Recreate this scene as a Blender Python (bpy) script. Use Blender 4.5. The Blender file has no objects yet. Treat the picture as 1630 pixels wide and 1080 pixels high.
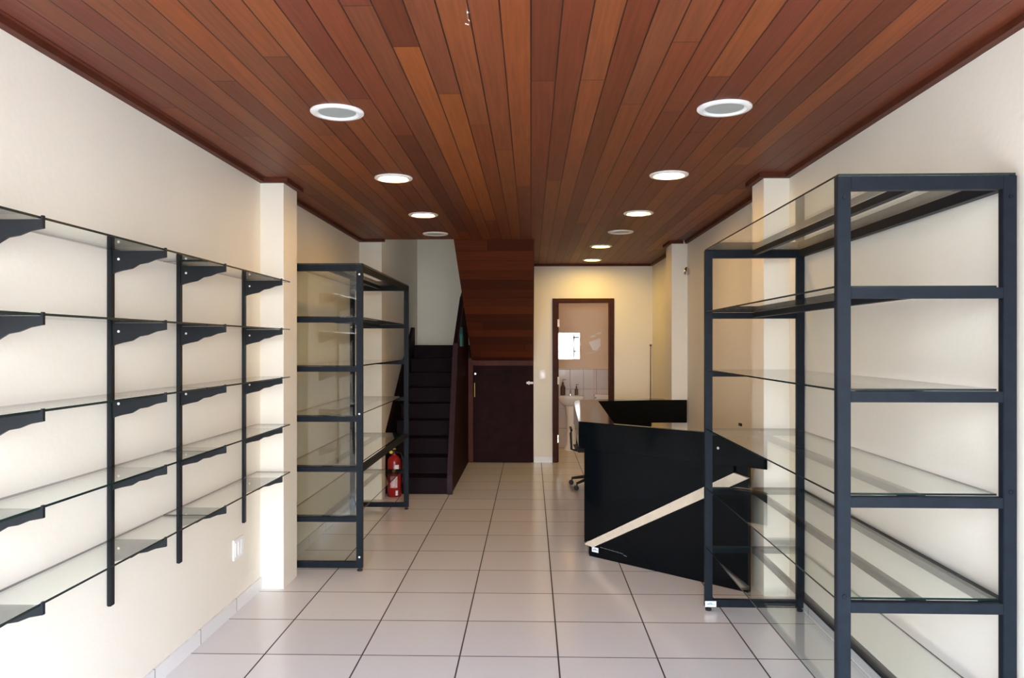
import bpy, bmesh, math, random
from mathutils import Vector, Matrix
random.seed(7)
S = bpy.context.scene
COL = S.collection
PI = math.pi

# ------------------------------------------------------------------ camera
H = 1.587
cam_d = bpy.data.cameras.new('camera'); cam = bpy.data.objects.new('camera', cam_d); COL.objects.link(cam)
cam_d.sensor_width = 36; cam_d.lens = 36 * 1236 / 1630
cam_d.shift_y = 8.3 / 1630; cam_d.clip_start = 0.02
cam.location = (0, 0, H); cam.rotation_euler = (math.radians(90), 0, math.radians(1.4))
S.camera = cam

# ------------------------------------------------------------------ world, sun, exposure
SKY = 15.5
SUN = 13.0
LAMP = 60.0
w = bpy.data.worlds.new('daylight'); S.world = w; w.use_nodes = True
_nt = w.node_tree; bgn = _nt.nodes['Background']; bgn.inputs[1].default_value = SKY
# hazy sky: bright and slightly warm at the horizon, bluer and dimmer overhead
_tc = _nt.nodes.new('ShaderNodeTexCoord'); _sx = _nt.nodes.new('ShaderNodeSeparateXYZ'); _rp = _nt.nodes.new('ShaderNodeValToRGB')
_mr = _nt.nodes.new('ShaderNodeMapRange'); _mr.inputs['From Min'].default_value = -1; _mr.inputs['From Max'].default_value = 1
_nt.links.new(_tc.outputs['Generated'], _sx.inputs[0]); _nt.links.new(_sx.outputs['Z'], _mr.inputs['Value']); _nt.links.new(_mr.outputs['Result'], _rp.inputs['Fac'])
_e = _rp.color_ramp.elements
_e[0].position = 0.47; _e[0].color = (0.20, 0.19, 0.17, 1)
_e[1].position = 1.0; _e[1].color = (0.22, 0.36, 0.60, 1)
for _p, _c in ((0.5, (0.95, 0.95, 0.93)), (0.60, (0.74, 0.84, 0.95)), (0.72, (0.34, 0.50, 0.76))):
    _k = _e.new(_p); _k.color = _c + (1,)
_nt.links.new(_rp.outputs['Color'], bgn.inputs[0])
sun_d = bpy.data.lights.new('sun', 'SUN'); sun_d.energy = SUN; sun_d.angle = 0.01; sun_d.color = (1, 0.92, 0.80)
sun = bpy.data.objects.new('sun', sun_d); COL.objects.link(sun)
sun.location = (0, -6, 8)
_el, _az = math.radians(62), math.radians(18)
_dir = Vector((math.cos(_el) * math.sin(_az), math.cos(_el) * math.cos(_az), -math.sin(_el)))
sun.rotation_euler = _dir.to_track_quat('-Z', 'Y').to_euler()
S.view_settings.view_transform = 'Standard'; S.view_settings.look = 'None'
S.view_settings.gamma = 1; S.view_settings.use_curve_mapping = False
S.view_settings.exposure = 0.55
S.cycles.transparent_max_bounces = 64
S.cycles.max_bounces = 14
S.cycles.diffuse_bounces = 8
S.cycles.glossy_bounces = 6
S.cycles.caustics_reflective = False
S.cycles.caustics_refractive = False
S.cycles.sample_clamp_indirect = 8

# ------------------------------------------------------------------ materials
def new_mat(name):
    m = bpy.data.materials.new(name); m.use_nodes = True
    nt = m.node_tree; return m, nt, nt.nodes['Principled BSDF']

def node(nt, kind, **kw):
    n = nt.nodes.new(kind)
    for k, v in kw.items():
        if k.startswith('i_'): n.inputs[k[2:].replace('_', ' ')].default_value = v
        else: setattr(n, k, v)
    return n

def basic(name, col, rough=0.5, metal=0.0, var=0.06, scale=12.0, bump=0.0, bscale=80.0, spec=None, coat=0.0, emit=None, estr=0):
    m, nt, p = new_mat(name)
    tc = node(nt, 'ShaderNodeTexCoord')
    nz = node(nt, 'ShaderNodeTexNoise'); nz.inputs['Scale'].default_value = scale; nz.inputs['Detail'].default_value = 3
    nt.links.new(tc.outputs['Object'], nz.inputs['Vector'])
    rp = node(nt, 'ShaderNodeValToRGB')
    a, b = rp.color_ramp.elements
    a.position, b.position = 0.3, 0.7
    a.color = tuple(max(0, c * (1 - var)) for c in col) + (1,)
    b.color = tuple(min(1, c * (1 + var)) for c in col) + (1,)
    nt.links.new(nz.outputs['Fac'], rp.inputs['Fac'])
    nt.links.new(rp.outputs['Color'], p.inputs['Base Color'])
    p.inputs['Roughness'].default_value = rough; p.inputs['Metallic'].default_value = metal
    if spec is not None: p.inputs['Specular IOR Level'].default_value = spec
    p.inputs['Coat Weight'].default_value = coat; p.inputs['Coat Roughness'].default_value = 0.08
    if bump:
        n2 = node(nt, 'ShaderNodeTexNoise'); n2.inputs['Scale'].default_value = bscale; n2.inputs['Detail'].default_value = 4
        nt.links.new(tc.outputs['Object'], n2.inputs['Vector'])
        bp = node(nt, 'ShaderNodeBump'); bp.inputs['Strength'].default_value = bump; bp.inputs['Distance'].default_value = 0.01
        nt.links.new(n2.outputs['Fac'], bp.inputs['Height']); nt.links.new(bp.outputs['Normal'], p.inputs['Normal'])
    if emit:
        p.inputs['Emission Color'].default_value = tuple(emit) + (1,); p.inputs['Emission Strength'].default_value = estr
    return m

def wood_planks(name, tones, width, length, rot, rough, loc=(0, 0, 0), groove=0.003, gcol=(0.03, 0.008, 0.004), coat=0.0):
    m, nt, p = new_mat(name)
    L = nt.links.new
    tc = node(nt, 'ShaderNodeTexCoord')
    mp = node(nt, 'ShaderNodeMapping'); mp.inputs['Rotation'].default_value = rot; mp.inputs['Location'].default_value = loc
    L(tc.outputs['Object'], mp.inputs['Vector'])
    sx = node(nt, 'ShaderNodeSeparateXYZ'); L(mp.outputs['Vector'], sx.inputs[0])
    dv = node(nt, 'ShaderNodeMath', operation='DIVIDE'); dv.inputs[1].default_value = width; L(sx.outputs['Y'], dv.inputs[0])
    fl = node(nt, 'ShaderNodeMath', operation='FLOOR'); L(dv.outputs[0], fl.inputs[0])
    wn = node(nt, 'ShaderNodeTexWhiteNoise', noise_dimensions='1D'); L(fl.outputs[0], wn.inputs['W'])
    ma = node(nt, 'ShaderNodeMath', operation='MULTIPLY_ADD'); ma.inputs[1].default_value = length * 3.3; L(wn.outputs['Value'], ma.inputs[0]); L(sx.outputs['X'], ma.inputs[2])
    cx = node(nt, 'ShaderNodeCombineXYZ'); L(ma.outputs[0], cx.inputs['X']); L(sx.outputs['Y'], cx.inputs['Y'])
    V = cx.outputs[0]
    br = node(nt, 'ShaderNodeTexBrick')
    br.offset = 0.0; br.squash = 1.0
    br.inputs['Color1'].default_value = (0, 0, 0, 1); br.inputs['Color2'].default_value = (1, 1, 1, 1)
    br.inputs['Mortar'].default_value = (0.5, 0.5, 0.5, 1)
    br.inputs['Scale'].default_value = 1; br.inputs['Mortar Size'].default_value = 0.0
    br.inputs['Brick Width'].default_value = length; br.inputs['Row Height'].default_value = width
    L(V, br.inputs['Vector'])
    rp = node(nt, 'ShaderNodeValToRGB'); rp.color_ramp.interpolation = 'LINEAR'
    els = rp.color_ramp.elements
    while len(els) < len(tones): els.new(0.5)
    for i, t in enumerate(tones):
        els[i].position = i / (len(tones) - 1); els[i].color = tuple(t) + (1,)
    L(br.outputs['Color'], rp.inputs['Fac'])
    # grain
    m2 = node(nt, 'ShaderNodeMapping'); m2.inputs['Scale'].default_value = (1.6, 45, 1)
    L(V, m2.inputs['Vector'])
    nz = node(nt, 'ShaderNodeTexNoise'); nz.inputs['Scale'].default_value = 1.5; nz.inputs['Detail'].default_value = 5
    nz.inputs['Distortion'].default_value = 0.6
    L(m2.outputs['Vector'], nz.inputs['Vector'])
    mr = node(nt, 'ShaderNodeMapRange'); mr.inputs['From Min'].default_value = 0.3; mr.inputs['From Max'].default_value = 0.7
    mr.inputs['To Min'].default_value = 0.80; mr.inputs['To Max'].default_value = 1.18
    L(nz.outputs['Fac'], mr.inputs['Value'])
    mul = node(nt, 'ShaderNodeMix', data_type='RGBA', blend_type='MULTIPLY'); mul.inputs['Factor'].default_value = 1
    L(rp.outputs['Color'], mul.inputs['A']); L(mr.outputs['Result'], mul.inputs['B'])
    # grooves: second brick texture with real mortar
    b2 = node(nt, 'ShaderNodeTexBrick'); b2.offset = 0.0
    b2.inputs['Scale'].default_value = 1; b2.inputs['Mortar Size'].default_value = groove; b2.inputs['Mortar Smooth'].default_value = 0.3
    b2.inputs['Brick Width'].default_value = length; b2.inputs['Row Height'].default_value = width
    L(V, b2.inputs['Vector'])
    mx = node(nt, 'ShaderNodeMix', data_type='RGBA'); L(b2.outputs['Fac'], mx.inputs['Factor'])
    L(mul.outputs['Result'], mx.inputs['A']); mx.inputs['B'].default_value = tuple(gcol) + (1,)
    L(mx.outputs['Result'], p.inputs['Base Color'])
    inv = node(nt, 'ShaderNodeMath', operation='SUBTRACT'); inv.inputs[0].default_value = 1; L(b2.outputs['Fac'], inv.inputs[1])
    bp = node(nt, 'ShaderNodeBump'); bp.inputs['Strength'].default_value = 0.6; bp.inputs['Distance'].default_value = 0.006
    L(inv.outputs[0], bp.inputs['Height']); L(bp.outputs['Normal'], p.inputs['Normal'])
    p.inputs['Roughness'].default_value = rough
    p.inputs['Coat Weight'].default_value = coat; p.inputs['Coat Roughness'].default_value = 0.2
    return m

TONES = [(0.085, 0.020, 0.008), (0.15, 0.034, 0.013), (0.125, 0.028, 0.015), (0.205, 0.052, 0.014), (0.14, 0.040, 0.018), (0.26, 0.070, 0.016)]
M = {}
M['ceil'] = wood_planks('varnished_red_wood_planks', TONES, 0.1, 3.4, (0, 0, PI / 2), 0.5, (0.03, 0, 0))
M['ceil'].node_tree.nodes['Principled BSDF'].inputs['Specular IOR Level'].default_value = 0.25
DT = [(0.085, 0.022, 0.012), (0.15, 0.036, 0.016), (0.06, 0.018, 0.012), (0.12, 0.03, 0.014)]
M['soffit'] = wood_planks('dark_red_wood_boards', DT, 0.17, 3.0, (0, 0, 0), 0.55, (0, 0.06, 0))
M['soffit'].node_tree.nodes['Principled BSDF'].inputs['Specular IOR Level'].default_value = 0.12
M['darkwood'] = basic('dark_purple_brown_wood', (0.020, 0.0065, 0.008), 0.55, var=0.25, scale=6, spec=0.04)
M['stairwood'] = basic('dark_stair_wood', (0.012, 0.006, 0.008), 0.55, var=0.25, scale=6, spec=0.05)
M['frame'] = basic('red_brown_door_frame_wood', (0.05, 0.014, 0.008), 0.5, var=0.25, scale=9, spec=0.1)
M['crown'] = basic('dark_red_crown_wood', (0.085, 0.022, 0.012), 0.5, var=0.2, scale=9, spec=0.15)
M['lintel'] = basic('warm_red_wood_board', (0.09, 0.022, 0.012), 0.5, var=0.2, scale=9, spec=0.12)
M['wall'] = basic('cream_painted_plaster', (0.81, 0.765, 0.67), 0.6, var=0.02, scale=1.3, bump=0.10, bscale=38)
M['wallL'] = M['wall']
M['bathwall'] = basic('peach_plaster', (0.78, 0.60, 0.43), 0.6, var=0.03, scale=2)
M['steel'] = basic('charcoal_painted_steel', (0.008, 0.0115, 0.017), 0.45, var=0.15, scale=25, bump=0.05, bscale=60, spec=0.10)
M['steelL'] = M['steel']
M['black'] = basic('black_bracket_paint', (0.006, 0.008, 0.011), 0.42, var=0.1, spec=0.3)
M['laminate'] = basic('glossy_black_laminate', (0.002, 0.0034, 0.005), 0.10, var=0.1, scale=3, spec=0.14)
M['beige'] = basic('beige_laminate_stripe', (0.60, 0.52, 0.41), 0.35, var=0.06, scale=20)
M['white'] = basic('white_plastic', (0.82, 0.82, 0.80), 0.35, var=0.02)
M['porcelain'] = basic('white_porcelain', (0.86, 0.86, 0.86), 0.12, var=0.02)
M['chrome'] = basic('chrome', (0.8, 0.8, 0.8), 0.18, metal=1.0, var=0.03)
M['mirror'] = basic('mirror_silver', (0.93, 0.95, 0.96), 0.02, metal=1.0, var=0.0)
M['rubber'] = basic('black_rubber', (0.012, 0.012, 0.013), 0.6)
M['chairfab'] = basic('black_chair_fabric', (0.014, 0.014, 0.017), 0.75, bump=0.3, bscale=300)
M['red'] = basic('fire_red_enamel', (0.30, 0.010, 0.012), 0.25, var=0.05)
M['yellow'] = basic('yellow_plastic_and_gap_light', (0.75, 0.55, 0.08), 0.4)
M['paper'] = basic('white_sticker_paper', (0.85, 0.88, 0.90), 0.5, var=0.02)
M['ink'] = basic('blue_grey_ink', (0.20, 0.36, 0.46), 0.5)
M['greyink'] = basic('grey_ink', (0.35, 0.35, 0.38), 0.5)
M['teal'] = basic('plain_teal', (0.006, 0.10, 0.10), 0.7)
M['lens'] = basic('frosted_lens_glass', (0.36, 0.40, 0.38), 0.35, var=0.05)
M['lamp'] = basic('glowing_warm_lens', (0.9, 0.85, 0.7), 0.4, emit=(1.0, 0.58, 0.17), estr=LAMP)
M['lamp_bright'] = basic('glowing_yellow_lens', (0.9, 0.85, 0.7), 0.4, emit=(1.0, 0.66, 0.17), estr=LAMP * 1.7)
M['brown'] = basic('brown_plastic', (0.10, 0.045, 0.03), 0.3)
M['pave'] = basic('sandy_pavement', (0.55, 0.51, 0.45), 0.8, var=0.1, scale=3)
M['facade'] = basic('pale_facade_plaster', (0.6, 0.62, 0.66), 0.8, var=0.05, scale=2)
M['copper'] = basic('brown_cable_sheath', (0.22, 0.11, 0.06), 0.5)

def grid_mat(name, col, grout, size, loc, g, rough, rot=(0, 0, 0), var=0.04, bumpw=0.0, bumpt=0.25):
    m, nt, p = new_mat(name); L = nt.links.new
    tc = node(nt, 'ShaderNodeTexCoord')
    mp = node(nt, 'ShaderNodeMapping'); mp.inputs['Location'].default_value = loc; mp.inputs['Rotation'].default_value = rot
    L(tc.outputs['Object'], mp.inputs['Vector'])
    br = node(nt, 'ShaderNodeTexBrick'); br.offset = 0; br.squash = 1
    br.inputs['Scale'].default_value = 1; br.inputs['Brick Width'].default_value = size[0]; br.inputs['Row Height'].default_value = size[1]
    br.inputs['Mortar Size'].default_value = g; br.inputs['Mortar Smooth'].default_value = 0.2
    c1 = tuple(c * (1 - var) for c in col) + (1,); c2 = tuple(min(1, c * (1 + var)) for c in col) + (1,)
    br.inputs['Color1'].default_value = c1; br.inputs['Color2'].default_value = c2
    br.inputs['Mortar'].default_value = tuple(grout) + (1,)
    L(mp.outputs['Vector'], br.inputs['Vector'])
    L(br.outputs['Color'], p.inputs['Base Color'])
    mr = node(nt, 'ShaderNodeMapRange'); mr.inputs['To Min'].default_value = rough; mr.inputs['To Max'].default_value = 0.8
    L(br.outputs['Fac'], mr.inputs['Value']); L(mr.outputs['Result'], p.inputs['Roughness'])
    inv = node(nt, 'ShaderNodeMath', operation='SUBTRACT'); inv.inputs[0].default_value = 1; L(br.outputs['Fac'], inv.inputs[1])
    h = inv.outputs[0]
    if bumpw:
        m3 = node(nt, 'ShaderNodeMapping'); m3.inputs['Rotation'].default_value = (0, 0, 0.5); m3.inputs['Scale'].default_value = (5, 40, 1)
        L(tc.outputs['Object'], m3.inputs['Vector'])
        nz = node(nt, 'ShaderNodeTexNoise'); nz.inputs['Scale'].default_value = 1.0; nz.inputs['Detail'].default_value = 3; nz.inputs['Distortion'].default_value = 1.2
        L(m3.outputs['Vector'], nz.inputs['Vector'])
        ad = node(nt, 'ShaderNodeMath', operation='MULTIPLY_ADD'); ad.inputs[1].default_value = bumpw
        L(nz.outputs['Fac'], ad.inputs[0]); L(h, ad.inputs[2]); h = ad.outputs[0]
    bp = node(nt, 'ShaderNodeBump'); bp.inputs['Strength'].default_value = bumpt; bp.inputs['Distance'].default_value = 0.003
    L(h, bp.inputs['Height']); L(bp.outputs['Normal'], p.inputs['Normal'])
    return m
M['tile'] = grid_mat('glossy_white_floor_tiles', (0.73, 0.715, 0.735), (0.045, 0.035, 0.035), (0.5, 0.5), (1.362 + 5.0, -3.941 + 5.0, 0), 0.0045, 0.16, bumpw=0.35)
M['base'] = grid_mat('white_tile_skirting', (0.72, 0.72, 0.73), (0.18, 0.17, 0.16), (0.5, 3.0), (1.06, 1.0, 0), 0.004, 0.25, rot=(0, 0, PI / 2))
M['walltile'] = grid_mat('embossed_white_wall_tiles', (0.70, 0.66, 0.66), (0.28, 0.26, 0.25), (0.2, 0.3), (0, 0.0, 0), 0.003, 0.12, rot=(-PI / 2, 0, 0), bumpw=1.0, bumpt=0.9)

def glass_mat(name, tint, ior=1.5):
    m = bpy.data.materials.new(name); m.use_nodes = True
    nt = m.node_tree; nt.nodes.clear(); L = nt.links.new
    out = node(nt, 'ShaderNodeOutputMaterial')
    tr = node(nt, 'ShaderNodeBsdfTransparent'); tr.inputs[0].default_value = tuple(tint) + (1,)
    gl = node(nt, 'ShaderNodeBsdfGlossy'); gl.inputs['Roughness'].default_value = 0.015; gl.inputs['Color'].default_value = (1, 1, 1, 1)
    ge = node(nt, 'ShaderNodeNewGeometry')
    mr = node(nt, 'ShaderNodeMapRange'); mr.inputs['To Min'].default_value = ior; mr.inputs['To Max'].default_value = 1 / ior
    L(ge.outputs['Backfacing'], mr.inputs['Value'])
    fr = node(nt, 'ShaderNodeFresnel'); L(mr.outputs['Result'], fr.inputs['IOR'])
    mx = node(nt, 'ShaderNodeMixShader'); L(fr.outputs[0], mx.inputs[0]); L(tr.outputs[0], mx.inputs[1]); L(gl.outputs[0], mx.inputs[2])
    L(mx.outputs[0], out.inputs[0])
    return m
M['glass'] = glass_mat('clear_green_tinted_glass', (0.955, 0.975, 0.96))
M['pane'] = glass_mat('grey_green_side_glass', (0.90, 0.915, 0.885))
M['edge'] = basic('dark_green_glass_edge', (0.006, 0.018, 0.016), 0.2, var=0.1, spec=0.35)

# ------------------------------------------------------------------ builders
class MB:
    def __init__(s): s.bm = bmesh.new()
    def box(s, x0, x1, y0, y1, z0, z1, mi=0, rot=None, about=None):
        vs = [s.bm.verts.new(v) for v in ((x0, y0, z0), (x1, y0, z0), (x1, y1, z0), (x0, y1, z0), (x0, y0, z1), (x1, y0, z1), (x1, y1, z1), (x0, y1, z1))]
        fs = [s.bm.faces.new([vs[i] for i in f]) for f in ((3, 2, 1, 0), (4, 5, 6, 7), (0, 1, 5, 4), (1, 2, 6, 5), (2, 3, 7, 6), (3, 0, 4, 7))]
        for f in fs: f.material_index = mi
        if rot is not None: bmesh.ops.rotate(s.bm, verts=vs, cent=about or (0, 0, 0), matrix=rot)
        return fs
    def prism(s, pts, z0, z1):          # pts in XY
        a = [s.bm.verts.new((x, y, z0)) for x, y in pts]; b = [s.bm.verts.new((x, y, z1)) for x, y in pts]
        n = len(pts); s.bm.faces.new(a[::-1]); s.bm.faces.new(b)
        for i in range(n): s.bm.faces.new((a[i], a[(i + 1) % n], b[(i + 1) % n], b[i]))
        bmesh.ops.recalc_face_normals(s.bm, faces=s.bm.faces[:])
    def prismx(s, pts, x0, x1):         # pts in YZ
        a = [s.bm.verts.new((x0, y, z)) for y, z in pts]; b = [s.bm.verts.new((x1, y, z)) for y, z in pts]
        n = len(pts); s.bm.faces.new(a); s.bm.faces.new(b[::-1])
        for i in range(n): s.bm.faces.new((a[(i + 1) % n], a[i], b[i], b[(i + 1) % n]))
        bmesh.ops.recalc_face_normals(s.bm, faces=s.bm.faces[:])
    def prism3(s, pts, off):            # planar polygon in 3-D, pushed by off
        off = Vector(off)
        a = [s.bm.verts.new(p) for p in pts]; b = [s.bm.verts.new(Vector(p) + off) for p in pts]
        n = len(pts); s.bm.faces.new(a); s.bm.faces.new(b[::-1])
        for i in range(n): s.bm.faces.new((a[(i + 1) % n], a[i], b[i], b[(i + 1) % n]))
        bmesh.ops.recalc_face_normals(s.bm, faces=s.bm.faces[:])
    def lathe(s, prof, c=(0, 0, 0), n=24, axis='z', sx=1, sy=1):
        rings = []
        for r, h in prof:
            ring = []
            for i in range(n):
                a = 2 * PI * i / n; u, v = r * math.cos(a) * sx, r * math.sin(a) * sy
                p = {'z': (u, v, h), 'x': (h, u, v), 'y': (u, h, v)}[axis]
                ring.append(s.bm.verts.new((c[0] + p[0], c[1] + p[1], c[2] + p[2])))
            rings.append(ring)
        for a, b in zip(rings, rings[1:]):
            for i in range(n): s.bm.faces.new((a[i], a[(i + 1) % n], b[(i + 1) % n], b[i]))
        s.bm.faces.new(rings[0][::-1]); s.bm.faces.new(rings[-1])
        bmesh.ops.recalc_face_normals(s.bm, faces=s.bm.faces[:])
    def tube(s, pts, r, n=8):
        pts = [Vector(p) for p in pts]; rings = []
        for i, p in enumerate(pts):
            t = (pts[min(i + 1, len(pts) - 1)] - pts[max(i - 1, 0)]).normalized()
            u = t.cross(Vector((0, 0, 1)) if abs(t.z) < 0.9 else Vector((1, 0, 0))).normalized(); v = t.cross(u)
            rr = r[i] if isinstance(r, (list, tuple)) else r
            rings.append([s.bm.verts.new(p + rr * (math.cos(2 * PI * k / n) * u + math.sin(2 * PI * k / n) * v)) for k in range(n)])
        for a, b in zip(rings, rings[1:]):
            for i in range(n): s.bm.faces.new((a[i], a[(i + 1) % n], b[(i + 1) % n], b[i]))
        s.bm.faces.new(rings[0][::-1]); s.bm.faces.new(rings[-1])
        bmesh.ops.recalc_face_normals(s.bm, faces=s.bm.faces[:])
    def build(s, name, mat, parent=None, bevel=0.0, smooth=False, origin=None):
        if bevel:
            bmesh.ops.bevel(s.bm, geom=s.bm.edges[:], offset=bevel, segments=2, affect='EDGES', clamp_overlap=True)
        me = bpy.data.meshes.new(name)
        if origin is not None: bmesh.ops.translate(s.bm, verts=s.bm.verts[:], vec=-Vector(origin))
        s.bm.to_mesh(me); s.bm.free()
        for m in (mat if isinstance(mat, (list, tuple)) else [mat]): me.materials.append(m)
        if smooth:
            for f in me.polygons: f.use_smooth = True
            try: me.set_sharp_from_angle(angle=math.radians(40))
            except Exception: pass
        o = bpy.data.objects.new(name, me); COL.objects.link(o)
        if origin is not None: o.location = origin
        if parent is not None: o.parent = parent
        return o

def tag(o, label=None, cat=None, group=None, kind=None):
    if label: o['label'] = label
    if cat: o['category'] = cat
    if group: o['group'] = group
    if kind: o['kind'] = kind
    return o
def empty(name, loc, label, cat, group=None, kind=None):
    o = bpy.data.objects.new(name, None); COL.objects.link(o); o.location = loc; o.empty_display_size = 0.1
    return tag(o, label, cat, group, kind)
def struct(name, mb, mat, label=None, parent=None, **kw):
    o = mb.build(name, mat, parent, **kw)
    if parent is None: tag(o, label, None, None, 'structure')
    return o
def kids(o): return [c for c in bpy.data.objects if c.parent == o]
def copy_tree(o, parent=None):
    c = o.copy(); COL.objects.link(c)
    if parent: c.parent = parent
    for ch in kids(o): copy_tree(ch, c)
    return c
def boxpart(name, mat, parent, *b, bevel=0.0):
    m = MB(); m.box(*b); return m.build(name, mat, parent, bevel=bevel)
def glass_sheet(name, x0, x1, y0, y1, z0, z1, parent=None, mat='glass', origin=None):
    """glass box: the two big faces are clear glass, the narrow ones the dark green edge"""
    m = MB(); fs = m.box(x0, x1, y0, y1, z0, z1)
    d = [x1 - x0, y1 - y0, z1 - z0]; ax = d.index(min(d))
    for f in fs:
        f.normal_update()
        f.material_index = 0 if abs(f.normal[ax]) > 0.9 else 1
    return m.build(name, [M[mat], M['edge']], parent, origin=origin)

# ------------------------------------------------------------------ room
XL, XR, ZC, YB, YF = -1.755, 1.625, 2.66, 10.42, -0.75
YS = 7.92      # front edge of the stairwell opening
SX0, SX1 = -0.79, 0.035
def wbox(*b):
    m = MB(); m.box(*b); return m
struct('floor', wbox(XL - 0.2, 2.2, YF, 12.1, -0.1, 0), M['tile'], 'glossy white square floor tiles with dark grout')
struct('wall_left', wbox(XL - 0.15, XL, YF, 8.1, 0, ZC + 0.1), M['wall'], 'cream left wall with the glass shelves')
m = MB(); m.box(XR, XR + 0.15, YF, YB, 0, ZC + 0.1); struct('wall_right', m, M['wall'], 'cream right wall behind the tall open cabinet')
# back wall with the bathroom doorway
DX0, DX1, DZ = 0.345, 1.055, 2.155
m = MB(); m.box(SX1, DX0, YB, YB + 0.14, 0, ZC + 0.1); m.box(DX1, XR + 0.15, YB, YB + 0.14, 0, ZC + 0.1); m.box(DX0, DX1, YB, YB + 0.14, DZ, ZC + 0.1)
struct('wall_back', m, M['wall'], 'cream back wall around the bathroom doorway')
struct('ceiling', wbox(XL - 0.15, XR + 0.15, YF, YS, ZC, ZC + 0.12), M['ceil'], 'reddish wooden plank ceiling over the shop')
struct('ceiling_rear', wbox(SX1, XR + 0.15, YS, YB + 0.1, ZC, ZC + 0.12), M['ceil'], 'reddish wooden plank ceiling right of the stairwell')
# pilasters
struct('wall_pilaster', wbox(XL, -1.603, 4.995, 5.28, 0, ZC), M['wall'], 'cream pilaster on the left wall beside the wall shelves')
struct('wall_pilaster', wbox(XL, -1.525, 7.9, 8.1, 0, ZC), M['wall'], 'narrow cream pilaster on the left wall at the staircase foot')
struct('wall_pilaster', wbox(1.465, XR, 4.925, 5.18, 0, ZC), M['wall'], 'cream pilaster on the right wall behind the tall open cabinet')
struct('wall_pilaster', wbox(1.462, XR, 8.11, 8.45, 0, ZC), M['wall'], 'cream pilaster on the right wall beyond the black desk')
# stairwell walls
m = MB(); m.box(-1.75, -1.60, 8.1, 11.0, 0, 5.0); struct('wall_stair_left', m, M['wall'], 'shaded wall on the left of the staircase')
m = MB(); m.box(-1.75, SX1 + 0.1, 10.9, 11.05, 0, 5.0); struct('wall_stair_back', m, M['wall'], 'wall behind the stair landing')
m = MB(); m.box(-1.75, SX1 + 0.1, YS - 0.12, YS - 0.002, ZC + 0.12, 5.0); struct('wall_stair_front', m, M['wall'])
struct('wall_stair_right', wbox(SX1, SX1 + 0.1, YS, 11.0, ZC + 0.12, 5.0), M['wall'])
struct('wall_stair_closet', wbox(SX1, SX1 + 0.1, YB + 0.14, 11.0, 0, ZC + 0.12), M['wall'])
# unseen stairwell roof, added without an opening to keep daylight out
m = MB(); m.box(-1.75, SX1 + 0.1, YS - 0.12, 9.5, 5.0, 5.1); m.box(-1.75, SX1 + 0.1, 9.75, 11.05, 5.0, 5.1)
m.box(-1.75, SX1 + 0.1, 9.5, 9.75, 5.0, 5.1)
struct('ceiling_stairwell_cap', m, M['wall'])
# crown trim
def crown(name, segs):
    m = MB()
    for (x0, x1, y0, y1) in segs:
        m.box(x0, x1, y0, y1, ZC - 0.028, ZC - 0.0005)
    struct(name, m, M['crown'], 'dark red wooden crown strip under the ceiling edge')
c = 0.035
crown('trim_1', [(XL, XL + c, YF, 4.995), (XL + c, -1.603 + c, 4.995 - c, 4.995), (-1.603, -1.603 + c, 4.995, 5.28), (XL + c, -1.603 + c, 5.28, 5.28 + c), (XL, XL + c, 5.28, 7.9), (XL + c, -1.525 + c, 7.9 - c, 7.9)])
crown('trim_2', [(XR - c, XR, YF, 4.925), (1.465 - c, XR - c, 4.925 - c, 4.925), (1.465 - c, 1.465, 4.925, 5.18), (1.465 - c, XR - c, 5.18, 5.18 + c), (XR - c, XR, 5.18, 8.11), (1.462 - c, XR - c, 8.11 - c, 8.11), (1.462 - c, 1.462, 8.11, 8.45), (XR - c, XR, 8.45, YB), (SX1, XR - c, YB - c, YB)])
# skirting
b = 0.012; hb = 0.078
m = MB(); m.box(XL, XL + b, YF, 4.995, 0, hb); m.box(XL, XL + b, 5.28, 7.9, 0, hb)
struct('baseboard_left', m, M['base'], 'white tile skirting along the left wall')
m = MB(); m.box(XR - b, XR, YF, 4.925, 0, hb); m.box(XR - b, XR, 5.18, 8.11, 0, hb); m.box(XR - b, XR, 8.45, YB, 0, hb)
struct('baseboard_right', m, M['base'], 'white tile skirting along the right wall')
m = MB(); m.box(SX1 + 0.012, 0.288, YB - b, YB, 0, hb); m.box(1.112, XR, YB - b, YB, 0, hb)
struct('baseboard_back', m, M['base'], 'white tile skirting along the back wall')
# shop front behind the camera: two piers, and the street outside
m = MB(); m.box(XL - 0.15, XL + 0.08, YF - 0.12, YF, 0, ZC + 0.1); m.box(XR - 0.08, XR + 0.15, YF - 0.12, YF, 0, ZC + 0.1); m.box(XL + 0.08, XR - 0.08, YF - 0.12, YF, 2.58, ZC + 0.1)
struct('wall_front', m, M['wall'])
struct('floor_pavement', wbox(-14, 14, -16, YF, -0.16, -0.03), M['pave'])

# ------------------------------------------------------------------ bathroom
BY = 11.9
m = MB(); m.box(0.15, 1.9, BY, BY + 0.1, 0, 2.7); m.box(0.14, 0.24, YB + 0.14, BY, 0, 2.7); m.box(1.75, 1.9, YB + 0.14, BY, 0, 2.7)
struct('wall_bathroom', m, M['bathwall'], 'peach bathroom wall seen through the doorway')
struct('ceiling_bathroom', wbox(0.14, 1.9, YB + 0.14, BY + 0.1, 2.55, 2.65), M['bathwall'])
m = MB(); m.box(0.24, 0.94, BY - 0.012, BY, 0, 1.21); m.box(0.95, 1.75, BY - 0.012, BY, 0, 1.21)
struct('trim_tiles', m, M['walltile'], 'embossed white wall tiles behind the sink')
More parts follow.
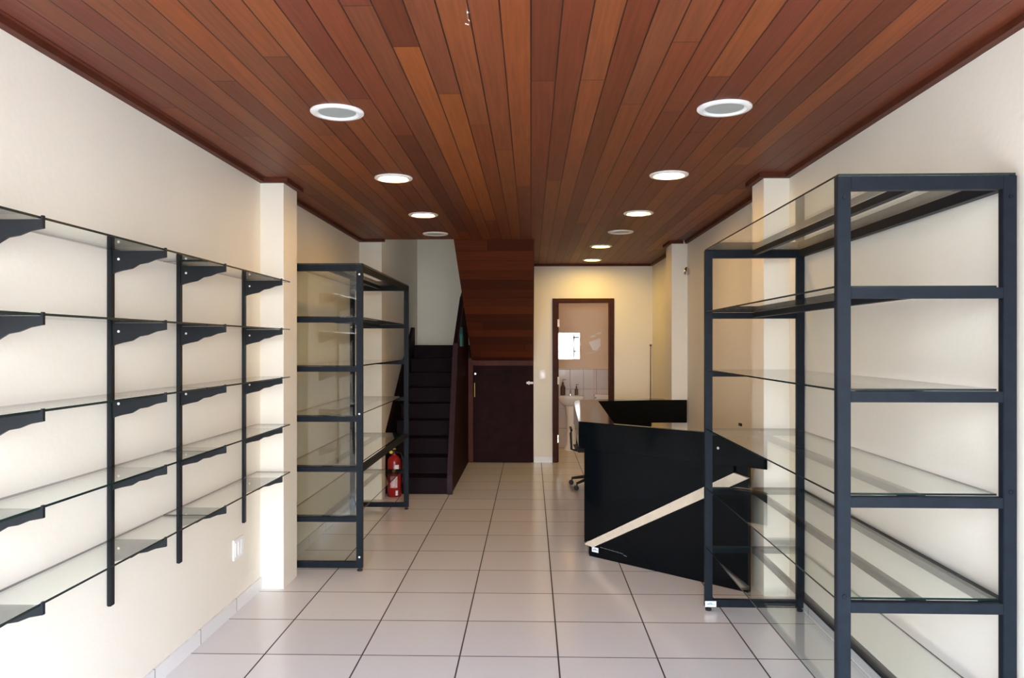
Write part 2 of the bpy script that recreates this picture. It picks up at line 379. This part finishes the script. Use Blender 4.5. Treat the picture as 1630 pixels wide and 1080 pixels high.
# door frame
d = empty('door_1', (0.7, YB, 0), 'red-brown wooden doorway frame to the bathroom in the back wall', None, kind='structure')
m = MB(); m.box(0.288 - 0.7, 0.352 - 0.7, -0.025, 0.15, 0, 2.20); m.box(1.048 - 0.7, 1.112 - 0.7, -0.025, 0.15, 0, 2.20); m.box(0.352 - 0.7, 1.048 - 0.7, -0.025, 0.15, 2.145, 2.20)
m.box(0.352 - 0.7, 0.372 - 0.7, 0.02, 0.06, 0, 2.145)
m.build('door_frame', M['frame'], d, bevel=0.003)
for z in (1.87, 1.10, 0.32):
    m = MB(); m.box(-0.345, -0.325, -0.03, -0.0255, z - 0.05, z + 0.05); m.lathe([(0.006, -0.05), (0.006, 0.05)], (-0.325, -0.029, z), 8)
    m.build('hinge', M['chrome'] if z < 1 else M['white'], d)
bl = empty('bathroom_fill_lamp', (0.9, 11.2, 2.55), 'unseen round fill lamp added on the bathroom ceiling above the doorway', 'ceiling lamp')  # lamp out of view, added to brighten the bathroom walls
m = MB(); m.lathe([(0.09, -0.03), (0.11, -0.015), (0.11, 0)], n=24); m.build('diffuser', basic('bath_fill_glow', (0.9, 0.8, 0.7), 0.4, emit=(1, 0.72, 0.45), estr=13), bl, smooth=True)
m = MB(); m.lathe([(0.118, -0.012), (0.12, -0.004), (0.12, 0)], n=24); m.build('base_plate', M['white'], bl)
# sink
sk = empty('pedestal_sink', (0.60, BY - 0.2, 0), 'white porcelain pedestal sink inside the bathroom doorway', 'sink')
m = MB(); m.lathe([(0.10, 0.0), (0.095, 0.03), (0.07, 0.08), (0.06, 0.3), (0.065, 0.5), (0.09, 0.66)], n=20); m.build('pedestal', M['porcelain'], sk, smooth=True)
m = MB(); m.lathe([(0.08, 0.655), (0.15, 0.70), (0.19, 0.76), (0.20, 0.80), (0.195, 0.81), (0.17, 0.808), (0.14, 0.77), (0.05, 0.735)], n=28, sx=1.0, sy=0.88); m.build('basin', M['porcelain'], sk, smooth=True)
m = MB(); m.tube([(0, 0.14, 0.80), (0, 0.14, 0.90), (0, 0.10, 0.93), (0, 0.04, 0.90)], 0.011); m.lathe([(0.02, 0.8), (0.018, 0.83)], (0, 0.14, 0), 12); m.build('faucet', M['chrome'], sk, smooth=True)
def bottle(x, y, s, label):
    t = empty('soap_bottle', (x, y, 0.811), label, 'bottle')
    m = MB(); m.lathe([(0.022 * s, 0), (0.026 * s, 0.01), (0.026 * s, 0.085 * s), (0.012 * s, 0.105 * s), (0.010 * s, 0.12 * s)], n=14); m.build('body', M['brown'], t, smooth=True)
    m = MB(); m.lathe([(0.011 * s, 0.12 * s), (0.011 * s, 0.135 * s), (0.004, 0.14 * s), (0.004, 0.165 * s)], n=10); m.tube([(0, 0, 0.165 * s), (0.03 * s, 0, 0.162 * s)], 0.004); m.build('pump', M['brown'], t)
bottle(0.485, BY - 0.085, 1.45, 'taller brown bottle at the left end of the bathroom sink')
bottle(0.69, BY - 0.085, 1.0, 'shorter dark brown soap bottle on the right side of the bathroom sink')
mi = empty('bathroom_mirror', (0.555, BY, 1.56), 'square mirror reflecting bright daylight above the bathroom sink', 'mirror')
m = MB(); m.box(-0.19, 0.19, -0.016, 0, -0.20, 0.20); m.build('backing', M['chrome'], mi, bevel=0.002)
boxpart('mirror_glass', M['mirror'], mi, -0.182, 0.182, -0.019, -0.0165, -0.192, 0.192)
# wall ornament: three gull-like strokes above a small tilted boat-shaped ornament
orn = empty('wall_ornament', (0.97, BY, 1.58), 'shiny white boat-shaped ornament on the bathroom wall right of the mirror', 'ornament')
m = MB(); m.prism3([(-0.09, -0.004, 0.04), (0.09, -0.004, 0.10), (0.095, -0.004, -0.02), (0.03, -0.004, -0.09), (-0.03, -0.004, -0.08)], (0, -0.012, 0)); m.build('hull', M['porcelain'], orn)
for (dx, dz, l) in ((-0.03, 0.125, 0.1), (0.05, 0.17, 0.12)):
    m = MB(); m.prism3([(dx - l / 2, -0.004, dz - 0.01), (dx, -0.004, dz + 0.016), (dx + l / 2, -0.004, dz + 0.022), (dx + l / 2 - 0.01, -0.004, dz - 0.006), (dx, -0.004, dz - 0.014)], (0, -0.01, 0)); m.build('sail', M['porcelain'], orn)
m = MB(); m.tube([(-0.13, -0.008, -0.135), (-0.04, -0.008, -0.13), (0.04, -0.008, -0.10), (0.10, -0.008, -0.06)], 0.005); m.build('wave_line', M['porcelain'], orn)
to = empty('toilet', (1.16, BY - 0.02, 0), 'white toilet partly hidden behind the black desk at the doorway', 'toilet')
m = MB(); m.box(-0.2, 0.2, -0.19, -0.0, 0.40, 0.79); m.build('cistern', M['porcelain'], to, bevel=0.02)
m = MB(); m.box(-0.21, 0.21, -0.2, 0.0, 0.791, 0.825); m.build('cistern_lid', M['porcelain'], to, bevel=0.01)
m = MB(); m.lathe([(0.12, 0), (0.11, 0.05), (0.10, 0.2), (0.17, 0.34), (0.19, 0.39), (0.15, 0.40)], (0, -0.38, 0), 24, sy=1.2); m.build('bowl', M['porcelain'], to, smooth=True)
m = MB(); m.lathe([(0.185, 0.402), (0.19, 0.41), (0.185, 0.425), (0.05, 0.43)], (0, -0.38, 0), 24, sy=1.2); m.build('seat_lid', M['white'], to, smooth=True)

# ------------------------------------------------------------------ staircase
st = empty('staircase', (-1.2, 8.19, 0), 'dark wooden staircase rising to a landing at the back left', 'staircase')
def sp(name, mat, fn, label=None, **kw):
    m = MB(); fn(m); o = m.build(name, mat, None, **kw)
    o.parent = st; o.matrix_parent_inverse = Matrix.Translation(st.location).inverted()
    if label: o['label'] = label
    return o
RZ, RY = 0.175, 0.27
for i in range(9):
    y0 = 8.19 + RY * i; z = RZ * (i + 1)
    ty = y0 + RY + 0.01 if i < 8 else 10.9
    sp('riser', M['stairwood'], lambda m: m.box(-1.56, -0.885, y0, y0 + 0.02, z - RZ + 0.001, z - 0.03))
    sp('tread', M['stairwood'], lambda m: m.box(-1.56, -0.885, y0 - 0.025, ty if i < 8 else 10.4, z - 0.03, z), bevel=0.004)
sp('landing', M['stairwood'], lambda m: m.box(-1.599, SX1 - 0.001, 10.405, 10.899, 1.50, 1.575))
sp('wall_stringer', M['stairwood'], lambda m: m.prismx([(8.17, 0), (8.17, 0.42), (10.3, 1.81), (10.42, 1.81), (10.42, 1.45), (8.45, 0.0)], -1.598, -1.562))
sp('side_panel', M['darkwood'], lambda m: m.prismx([(8.17, 0), (8.17, 0.19), (8.80, 1.585), (9.66, 2.18), (10.41, 2.50), (10.41, 0)], -0.88, -0.84))
def rail(m):
    m.prismx([(8.80, 1.585), (9.66, 2.18), (9.69, 2.14), (8.85, 1.56)], -0.885, -0.83)
    m.prismx([(8.165, 0.0), (8.165, 0.2), (8.795, 1.60), (8.85, 1.60), (8.23, 0.2), (8.23, 0.0)], -0.885, -0.83)
sp('newel_board', basic('purple_grey_wood_edge', (0.03, 0.014, 0.02), 0.5, var=0.2, spec=0.12), rail)
# soffit of the return flight, sloping down and away
sl0, sl1 = (YS + 0.001, ZC + 0.10), (10.41, 1.385)
o = sp('soffit_boards', M['soffit'], lambda m: m.prismx([(YS, ZC - 0.0), (10.41, 1.36), (10.41, 1.56), (YS + 0.35, ZC + 0.0)], SX0, SX1 - 0.013))
sp('flight_side_blocker', M['lintel'], lambda m: m.prismx([(YS + 0.002, ZC), (10.41, 1.36), (10.41, ZC + 0.1), (YS + 0.002, ZC + 0.1)], SX1 - 0.0125, SX1 - 0.0005))  # side panel added to block light from the stairwell
sp('lintel_board', M['lintel'], lambda m: m.box(-0.84, SX1, 10.395, 10.42, 1.30, 1.40), bevel=0.002)
sp('jamb', M['lintel'], lambda m: m.box(-0.84, -0.775, 10.395, 10.42, 0, 1.30), bevel=0.002)
sp('closet_wall', M['darkwood'], lambda m: m.box(-0.84, SX1 - 0.001, 10.43, 10.47, 0, 1.5))
# closet door
d2 = empty('door_2', (-0.37, 10.41, 0), 'low dark purple-brown closet door under the stair soffit', None, kind='structure')
boxpart('door_leaf', M['darkwood'], d2, -0.395, 0.40, -0.03, 0.0, 0.012, 1.295, bevel=0.003)
m = MB(); m.box(0.31, 0.40, -0.046, -0.031, 1.055, 1.085); m.box(0.335, 0.35, -0.052, -0.031, 1.045, 1.095); m.build('latch', M['white'], d2, bevel=0.002)
m = MB(); m.lathe([(0.012, -0.052), (0.016, -0.046), (0.014, -0.031)], (-0.375, 0, 1.19), 12, axis='y'); m.build('lock_knob', M['chrome'], d2, smooth=True)
boxpart('gap_light_strip', M['yellow'], d2, -0.388, -0.378, -0.034, -0.031, 0.88, 1.07)  # yellow strip painted for the light showing through the door gap
# small teal patch beside the stair panel
m = MB(); m.prismx([(8.98, 1.56), (9.0, 1.71), (9.1, 1.79), (9.2, 1.66), (9.18, 1.56), (9.09, 1.59)], -0.828, -0.80)
tag(m.build('patch', M['teal'], bevel=0.006, origin=(-0.82, 9.08, 1.6)), 'small teal patch at the top of the stair panel', 'patch')

# ------------------------------------------------------------------ ceiling downlights
def downlight(lit, bright=False):
    o = empty('ceiling_downlight', (0, 0, ZC), '', 'downlight')
    m = MB(); n = 40
    prof = [(0.122, 0.0), (0.122, -0.006), (0.116, -0.011), (0.098, -0.012), (0.09, -0.006), (0.086, -0.004), (0.086, 0.0)]
    rings = [[m.bm.verts.new((r * math.cos(2 * PI * i / n), r * math.sin(2 * PI * i / n), h)) for i in range(n)] for r, h in prof]
    for a, b_ in zip(rings, rings[1:]):
        for i in range(n): m.bm.faces.new((a[i], a[(i + 1) % n], b_[(i + 1) % n], b_[i]))
    bmesh.ops.recalc_face_normals(m.bm, faces=m.bm.faces[:])
    m.build('trim_ring', M['white'], o, smooth=True)
    m = MB(); m.lathe([(0.0855, -0.0005), (0.0855, -0.004), (0.05, -0.0045), (0.01, -0.0045)], n=n); m.build('lens', (M['lamp_bright'] if bright else M['lamp']) if lit else M['lens'], o, smooth=True)
    return o
protoL, protoU = downlight(True), downlight(False)
LAMPS = [(-0.893, 3.56, 0, 'unlit white round ceiling downlight nearest the viewer on the left'),
         (-0.885, 4.98, 1, 'glowing ceiling downlight behind the unlit front one on the left'),
         (-0.890, 6.40, 1, 'second glowing ceiling downlight of the left row, nearest the stairs'),
         (-0.925, 7.50, 0, 'unlit small-looking downlight at the ceiling edge above the staircase'),
         (0.876, 3.54, 0, 'unlit white round ceiling downlight nearest the viewer on the right'),
         (0.872, 4.93, 1, 'glowing ceiling downlight behind the unlit front one on the right'),
         (0.878, 6.36, 1, 'second glowing ceiling downlight of the right row'),
         (0.854, 7.42, 0, 'unlit ceiling downlight in the right row behind two glowing ones'),
         (0.762, 8.50, 1, 'glowing ceiling downlight above the rear end of the black desk'),
         (0.775, 9.86, 2, 'glowing ceiling downlight closest to the back wall and doorway')]
used = set()
for (x, y, lit, lab) in LAMPS:
    if lit == 2:
        o = downlight(True, True); o.location = (x, y, ZC); tag(o, lab, 'downlight', 'round downlights in the plank ceiling'); continue
    p = protoL if lit else protoU
    o = p if lit not in used else copy_tree(p); used.add(lit)
    o.location = (x, y, ZC); tag(o, lab, 'downlight', 'round downlights in the plank ceiling')

# small hook, hanging wire
hk = MB(); hk.tube([(0, 0, 0), (0, 0, -0.02), (0.008, 0, -0.03), (0.004, 0, -0.042), (-0.006, 0, -0.038)], 0.0025); hk.lathe([(0.008, -0.003), (0.008, 0)], n=10)
o = hk.build('ceiling_hook', M['chrome'], smooth=True); o.location = (-0.205, 2.50, ZC); tag(o, 'tiny metal hook screwed into the plank ceiling near the top', 'hook')
hw = empty('hanging_socket', (1.60, 8.02, ZC - 0.03), 'bulb socket dangling on thin wires before the far right pilaster', 'lamp socket')
m = MB(); m.tube([(-0.03, 0, 0.03), (-0.03, 0, -0.02), (0.0, 0, -0.06), (0.005, 0, -0.13), (-0.008, 0, -0.19), (0.0, 0, -0.255)], 0.0035, 6)
m.tube([(-0.03, 0.006, 0.02), (0.0, 0.006, -0.04), (-0.012, 0.006, -0.12), (-0.012, 0.006, -0.19), (0.0, 0.006, -0.255)], 0.003, 6); m.build('wire', M['white'], hw)
m = MB(); m.lathe([(0.012, -0.25), (0.024, -0.265), (0.028, -0.30), (0.03, -0.325), (0.02, -0.33)], n=16); m.build('socket', M['chrome'], hw, smooth=True)

# ------------------------------------------------------------------ wall shelf uprights with brackets
ZS = [1.975, 1.675, 1.375, 1.075, 0.775]
XU = XL + 0.0005
def upright():
    o = empty('shelf_upright', (XU, 0, 0.50), '', 'shelf upright')
    m = MB(); m.box(0, 0.018, -0.0165, 0.0165, 0, 1.535)
    m.build('wall_rail', M['black'], o, bevel=0.003)
    for zz in ZS:
        t = zz - 0.5
        m = MB()
        for s in (-0.006, ):
            top = t - 0.0
            pr = [(0.019, top), (0.235, top), (0.236, top + 0.012), (0.243, top + 0.012), (0.243, top - 0.028), (0.20, top - 0.036), (0.165, top - 0.05), (0.13, top - 0.056), (0.10, top - 0.074), (0.06, top - 0.082), (0.03, top - 0.09), (0.019, top - 0.095)]
            a = [m.bm.verts.new((x, s, z)) for x, z in pr]; b_ = [m.bm.verts.new((x, -s, z)) for x, z in pr]
            n = len(pr); m.bm.faces.new(a); m.bm.faces.new(b_[::-1])
            for i in range(n): m.bm.faces.new((a[(i + 1) % n], a[i], b_[i], b_[(i + 1) % n]))
            bmesh.ops.recalc_face_normals(m.bm, faces=m.bm.faces[:])
        br = m.build('bracket', M['black'], o)
        m = MB(); m.lathe([(0.0055, -0.0075), (0.0055, 0.0075)], (0.045, 0, t - 0.035), 12, axis='y'); m.build('screw', M['white'], br)
    return o
UP = [(2.375, 'black shelf upright on the left wall at the picture edge, only bracket tips showing'),
      (3.185, 'black slotted shelf upright on the left wall, leftmost fully in view'),
      (3.815, 'black slotted shelf upright on the left wall, middle of the three in view'),
      (4.685, 'black slotted shelf upright on the left wall nearest the pilaster')]
pu = upright()
for i, (y, lab) in enumerate(UP):
    o = pu if i == 0 else copy_tree(pu)
    o.location = (XU, y, 0.5); tag(o, lab, 'shelf upright', 'bracket uprights on the left wall')
NM = ['top', 'second from the top', 'middle', 'second from the bottom', 'lowest']
for k, z in enumerate(ZS):
    for (y0, y1, where) in ((2.02, 3.603, 'near long'), (3.615, 4.865, 'farther short')):
        g = glass_sheet('glass_shelf', XL + 0.0225, -1.5195, y0, y1, z + 0.0008, z + 0.0088, origin=(XL + 0.12, (y0 + y1) / 2, z))
        tag(g, 'clear glass wall shelf on brackets, %s of the %s run' % (NM[k], where), 'shelf', 'glass shelves on the left wall')
# wall outlet
ou = empty('wall_outlet', (XL, 4.60, 0.37), 'cream triple switch and outlet plate low on the left wall beside the pilaster', 'outlet')
boxpart('cover_plate', M['white'], ou, 0, 0.010, -0.075, 0.075, -0.06, 0.06, bevel=0.002)
for k in (-0.045, 0, 0.045): boxpart('rocker', M['porcelain'], ou, 0.0101, 0.014, k - 0.017, k + 0.017, -0.04, 0.04, bevel=0.001)
sw = empty('wall_switch', (0.152, YB, 1.18), 'white light switch on the back wall between closet and doorway', 'switch')
boxpart('cover_plate', M['white'], sw, -0.04, 0.04, -0.009, 0, -0.06, 0.06, bevel=0.002)
boxpart('rocker', M['porcelain'], sw, -0.017, 0.017, -0.013, -0.0091, -0.028, 0.028, bevel=0.001)
# cable conduit
cd = empty('cable_conduit', (1.597, YB, 0), 'thin brown cable running up the back wall corner', 'cable')
m = MB(); m.tube([(0, -0.009, 0.08), (0, -0.009, 1.5), (0.0, -0.009, 1.56)], 0.007); m.build('cable', M['copper'], cd)
m = MB(); m.lathe([(0.014, 1.56), (0.014, 1.585)], (0, -0.015, 0), 10); m.build('end_cap', M['brown'], cd)

# ------------------------------------------------------------------ glass display cabinets
LV = [1.775, 1.43, 1.08, 0.73, 0.38]
def display_cabinet(W, D, label, panes, tilt):
    """W across, D deep; local origin at the middle of the base, the closed back side at +x, front end frame at -y"""
    o = empty('display_cabinet', (0, 0, 0), label, 'display cabinet')
    t, q = 0.045, 0.03
    x0, x1, y0, y1, zb, zt = -W / 2, W / 2, -D / 2, D / 2, 0.022, 2.145
    for (a, a2) in ((x0, x0 + t), (x1 - t, x1)):
        for (c0, c1) in ((y0, y0 + q), (y1 - q, y1)):
            boxpart('post', M['steel'], o, a, a2, c0, c1, zb, zt, bevel=0.002)
            m = MB(); m.lathe([(0.017, 0), (0.019, 0.004), (0.019, 0.012), (0.008, 0.014), (0.008, zb + 0.0)], ((a + a2) / 2, (c0 + c1) / 2, 0.0), 14); m.build('foot', M['rubber'], o, smooth=True)
    for (c0, c1) in ((y0, y0 + q), (y1 - q, y1)):
        boxpart('end_rail', M['steel'], o, x0 + t, x1 - t, c0, c1, zt - 0.046, zt, bevel=0.0015)
        boxpart('end_rail', M['steel'], o, x0 + t, x1 - t, c0, c1, zb, zb + 0.045, bevel=0.0015)
        for z in LV: boxpart('end_rail', M['steel'], o, x0 + t, x1 - t, c0, c1, z - 0.036, z, bevel=0.0015)
    for z in [zt] + LV:
        boxpart('centre_bar', M['steel'], o, -0.014, 0.014, y0 + q, y1 - q, z - 0.03, z - 0.001)
        glass_sheet('glass_shelf', x0 + 0.004, x1 - 0.004 - (0 if z == zt else t), y0 + (0.002 if z == zt else q + 0.001), y1 - (0.002 if z == zt else q + 0.001), z + 0.001, z + 0.008, parent=o)
    for z in (zt, 0.73):
        boxpart('back_rail', M['steel'], o, x1 - 0.04, x1 - 0.006, y0 + q, y1 - q, z - 0.042, z - 0.001, bevel=0.001)
    if panes:
        glass_sheet('glass_panel', x0 + t, x1 - t, y0 + 0.020, y0 + 0.026, zb + 0.045, zt - 0.046, parent=o, mat='pane')
    for (sx, sz) in ((x1 - t / 2, zt - 0.07), (x1 - t / 2, 1.10), (x1 - t / 2, 0.10), (x0 + t / 2, zt - 0.07), (x0 + t / 2, 0.75)):
        m = MB(); m.lathe([(0.007, -0.003), (0.006, -0.0045), (0.006, -0.0005)][::-1], (sx, y0, sz), 12, axis='y'); m.build('screw', M['white'] if panes else M['steel'], o, smooth=True)
    o.rotation_euler = tilt
    return o
cr = display_cabinet(0.585, 2.07, 'tall open charcoal steel display cabinet with glass shelves on the right', False, (0, 0, math.radians(-0.5)))
cr.location = (1.318, 3.635, 0)
cl = display_cabinet(0.565, 2.06, 'tall charcoal glass display cabinet behind the left pilaster', True, (0, 0, 0))
cl.location = (-1.457, 6.42, 0)
# maker's sticker on the right cabinet's far foot and on the desk
def sticker(parent, loc, rz, w_, h_, label=None):
    m = MB(); m.box(-w_ / 2, w_ / 2, -0.0012, 0, -h_ / 2, h_ / 2)
    s = m.build('sticker', M['paper'], parent)
    s.location = loc; s.rotation_euler = (0, 0, rz)
    if label: s['label'] = label
    m = MB()
    m.box(-w_ * 0.38, w_ * 0.40, -0.0018, -0.0013, -h_ * 0.12, -h_ * 0.02)
    m.box(-w_ * 0.30, -w_ * 0.05, -0.0018, -0.0013, 0.0, h_ * 0.12); m.box(0, w_ * 0.15, -0.0018, -0.0013, 0.0, h_ * 0.1)
    m.prism3([(-w_ * 0.2, -0.0013, h_ * 0.14), (w_ * 0.18, -0.0013, h_ * 0.14), (0, -0.0013, h_ * 0.3)], (0, -0.0005, 0))
    m.build('print', M['ink'], s)
sticker(cr, (-0.585 / 2 + 0.033, 1.035 - 0.0305, 0.042), 0, 0.066, 0.034, 'white maker sticker with grey-blue print')

# ------------------------------------------------------------------ reception desk
dk = empty('reception_desk', (0.9, 6.2, 0), 'glossy black angular reception desk with a diagonal beige stripe', 'desk')
def dp(name, mat, fn, label=None, **kw):
    m = MB(); fn(m); o = m.build(name, mat, None, **kw)
    o.parent = dk; o.matrix_parent_inverse = Matrix.Translation(dk.location).inverted()
    if label: o['label'] = label
    return o
ZT = 1.01
FR, FL = Vector((1.462, 4.833)), Vector((0.356, 5.82))
u = (FR - FL).normalized()              # along the front, left to right
nn = Vector((-u.y, u.x))                # pointing inwards
if nn.y < 0: nn = -nn
IN = FR + nn * 0.26
outer_front = [FR, FL]
# fascia/top slab pieces
def slab(m, z0, z1, e=0.0):
    # front band + left wing as one L
    pin = Vector((0.605, 5.655)); pr = Vector((FR.x - 0.004, FR.y + 0.05))
    m.prism([(FL.x - e, FL.y), (FR.x - 0.002, FR.y), (pr.x, pr.y), (pin.x, pin.y), (0.679, 7.88), (0.432, 7.88)], z0, z1)
dp('counter_fascia', M['laminate'], lambda m: slab(m, 0.81, ZT - 0.004), bevel=0.002)
dp('counter_top', M['laminate'], lambda m: slab(m, ZT - 0.0035, ZT, 0.001))
dp('rear_fascia', M['laminate'], lambda m: m.prism([(0.432, 7.885), (0.679, 7.885), (1.30, 8.06), (1.612, 8.07), (1.612, 8.10), (1.40, 8.10), (1.40, 8.30), (1.25, 8.30), (0.50, 8.08)], 0.775, ZT), bevel=0.002)
dp('rear_panel', M['laminate'], lambda m: m.prism([(0.75, 8.0), (1.25, 8.09), (1.25, 8.11), (0.75, 8.02)], 0, 0.775))
# body: parallel to the front, recessed 6 cm
BL = Vector((0.437, 5.832)); BR = Vector((1.384, 4.99))
ub = (BR - BL).normalized(); nb = Vector((-ub.y, ub.x)); nb = nb if nb.y > 0 else -nb
LB = (BR - BL).length
def P3(s, z, off=0.0):
    p = BL + ub * s - nb * off
    return (p.x, p.y, z)
D3 = (nb.x * 0.04, nb.y * 0.04, 0)
dp('front_panel', M['laminate'], lambda m: m.prism3([P3(0, 0.0), P3(LB, 0.0), P3(LB, 0.809), P3(0, 0.809)], D3))
# raised upper-left plate, ending at the stripe
zs0, zs1 = 0.10, 0.835
s_lo0 = (-0.022, 0.085); s_hi0 = (LB * 0.93, 0.80)
OFFP = (nb.x * 0.022, nb.y * 0.022, 0)
dp('raised_panel', M['laminate'], lambda m: m.prism3([P3(-0.03, 0.10, 0.0225), P3(0.93 * LB, 0.755, 0.0225), P3(0.93 * LB, 0.809, 0.0225), P3(-0.03, 0.809, 0.0225)], OFFP))
dp('stripe', M['beige'], lambda m: m.prism3([P3(-0.028, 0.088, 0.0245), P3(0.05, 0.077, 0.0245), P3(1.02 * LB - 0.01, 0.735, 0.0245), P3(0.93 * LB, 0.757, 0.0245), P3(-0.0, 0.108, 0.0245)], (nb.x * 0.0235, nb.y * 0.0235, 0)), 'diagonal beige stripe')
dp('side_panel', M['laminate'], lambda m: m.prism([(0.437, 5.875), (0.475, 5.85), (0.475, 6.35), (0.437, 6.35)], 0.0, 0.809))
q1 = BR + nb * 0.041
dp('side_panel', M['laminate'], lambda m: m.prism([(q1.x, q1.y), (q1.x + 0.04, q1.y + 0.50), (q1.x + 0.005, q1.y + 0.50), (q1.x - 0.035, q1.y + 0.03)], 0.0, 0.809))
dp('work_surface', M['lintel'], lambda m: m.prism([(0.62, 5.95), (1.45, 5.25), (1.46, 5.4), (1.46, 6.0), (1.0, 6.3), (0.62, 6.5)], 0.72, 0.745))
dp('wing_leg', M['laminate'], lambda m: m.box(0.62, 0.655, 7.3, 7.8, 0, 0.81))
ps = P3(0.055, 0.055, 0.0005)
sa = math.atan2(ub.y, ub.x)
m = MB(); 
s_ = bpy.data.objects.new
sticker(dk, (ps[0] - 0.9, ps[1] - 6.2, ps[2]), sa, 0.06, 0.036, 'white maker sticker with grey print')
m = MB(); m.lathe([(0.009, -0.006), (0.011, -0.002), (0.011, 0)], (0, 0, 0), 14, axis='y'); k = m.build('cam_lock', M['chrome'], dk, smooth=True)
pk = FL + u * ((FR - FL).length * 0.775) - nn * 0.001
k.location = (pk.x - 0.9, pk.y - 6.2, 0.915); k.rotation_euler = (0, 0, sa)
# scratch marks by the sticker
m = MB()
for i in range(7):
    a = P3(0.10 + 0.035 * i, 0.083 - 0.002 * i - (0.008 if i > 5 else 0), 0.0004); b2 = P3(0.128 + 0.035 * i, 0.081 - 0.002 * i - (0.012 if i > 5 else 0), 0.0004)
    m.tube([a, b2], 0.0012, 5)
o = m.build('scratch', M['greyink'], None); o.parent = dk; o.matrix_parent_inverse = Matrix.Translation(dk.location).inverted()
boxm = MB(); boxm.box(0, 0.012, -0.03, 0.03, 0, 0.02)
o = boxm.build('wall_clip', M['black']); o.location = (XR - 0.0121, 6.05, 0.955); tag(o, 'small black clip on the right wall above the desk top', 'clip')

# ------------------------------------------------------------------ office chair behind the desk
ch = empty('office_chair', (0.715, 8.64, 0), 'black office chair on castors peeking out behind the reception desk', 'chair')
for k in range(5):
    a = math.radians(222 + 72 * k); dx, dy = math.cos(a), math.sin(a)
    m = MB(); m.tube([(0.03 * dx, 0.03 * dy, 0.115), (0.16 * dx, 0.16 * dy, 0.10), (0.29 * dx, 0.29 * dy, 0.075)], [0.022, 0.018, 0.014]); ar = m.build('leg', M['rubber'], ch, smooth=True)
    m = MB(); m.lathe([(0.02, -0.022), (0.027, -0.018), (0.027, -0.004), (0.012, -0.002), (0.012, 0.002), (0.027, 0.004), (0.027, 0.018), (0.02, 0.022)], (0.30 * dx, 0.30 * dy, 0.0275), 16, axis='y'); m.tube([(0.29 * dx, 0.29 * dy, 0.08), (0.29 * dx, 0.29 * dy, 0.05)], 0.008); m.build('castor', M['rubber'], ar, smooth=True)
m = MB(); m.lathe([(0.035, 0.09), (0.035, 0.14), (0.024, 0.15), (0.022, 0.40)], n=16); m.build('column', M['rubber'], ch, smooth=True)
def cushion(m, cx, cy, cz, sx, sy, sz, n=3):
    m.box(cx - sx, cx + sx, cy - sy, cy + sy, cz - sz, cz + sz)
m = MB(); cushion(m, 0, 0, 0.445, 0.235, 0.225, 0.035); m.build('seat', M['chairfab'], ch, bevel=0.03, smooth=True)
m = MB()                                             # curved backrest
N = 12
front, back = [], []
for i in range(N + 1):
    f = -1 + 2 * i / N; x = 0.225 * f; y = -0.25 + 0.06 * f * f
    front.append((x, y)); back.append((x, y - 0.035))
outline = front + back[::-1]
m.prism(outline, 0.50, 0.93)
m.build('backrest', M['chairfab'], ch, bevel=0.012, smooth=True)
m = MB(); m.tube([(0, -0.05, 0.40), (0, -0.24, 0.40), (0, -0.305, 0.46), (0, -0.30, 0.62)], 0.016); m.build('back_support', M['rubber'], ch, smooth=True)
for s_ in (-1, 1):
    m = MB(); m.tube([(0.2 * s_, 0.02, 0.40), (0.265 * s_, 0.0, 0.42), (0.275 * s_, -0.01, 0.60), (0.27 * s_, -0.1, 0.64), (0.27 * s_, 0.12, 0.65)], 0.013); m.build('armrest', M['rubber'], ch, smooth=True)

# ------------------------------------------------------------------ fire extinguisher
fx = empty('fire_extinguisher', (-1.425, 8.07, 0), 'red fire extinguisher standing at the staircase foot behind the glass cabinet', 'fire extinguisher')
m = MB(); m.lathe([(0.066, 0), (0.072, 0.008), (0.072, 0.36), (0.066, 0.39), (0.045, 0.415), (0.024, 0.43), (0.024, 0.445)], n=28); m.build('cylinder', M['red'], fx, smooth=True)
m = MB(); m.lathe([(0.02, 0.445), (0.02, 0.475), (0.012, 0.48)], n=14); m.box(-0.012, 0.012, -0.06, 0.03, 0.478, 0.486); m.build('valve', M['black'], fx)
m = MB(); m.prismx([(-0.07, 0.50), (-0.06, 0.512), (0.03, 0.492), (0.03, 0.482)], -0.012, 0.012); m.build('handle', M['yellow'], fx)
m = MB(); m.lathe([(0.017, -0.028), (0.017, -0.018)], (-0.03, 0, 0.462), 14, axis='y'); m.build('gauge', M['yellow'], fx)
m = MB(); m.tube([(0.02, -0.01, 0.462), (0.07, -0.01, 0.45), (0.093, 0.0, 0.38), (0.09, 0.0, 0.25), (0.085, 0.0, 0.14)], 0.008); m.build('hose', M['rubber'], fx, smooth=True)
def curved(name, mat, r, a0, a1, z0, z1):
    m = MB(); n = 10
    A = [math.radians(a0 + (a1 - a0) * i / n) for i in range(n + 1)]
    lo = [m.bm.verts.new((r * math.cos(a), r * math.sin(a), z0)) for a in A]; hi = [m.bm.verts.new((r * math.cos(a), r * math.sin(a), z1)) for a in A]
    for i in range(n): m.bm.faces.new((lo[i], lo[i + 1], hi[i + 1], hi[i]))
    return m.build(name, mat, fx)
curved('label_plate', M['paper'], 0.0725, 285, 320, 0.29, 0.335)
lp = curved('label_print', basic('pinkish_label_paper', (0.62, 0.42, 0.44), 0.5, var=0.4, scale=70), 0.0725, 245, 305, 0.10, 0.22)
curved('label_plate', M['paper'], 0.0725, 290, 310, 0.02, 0.07)
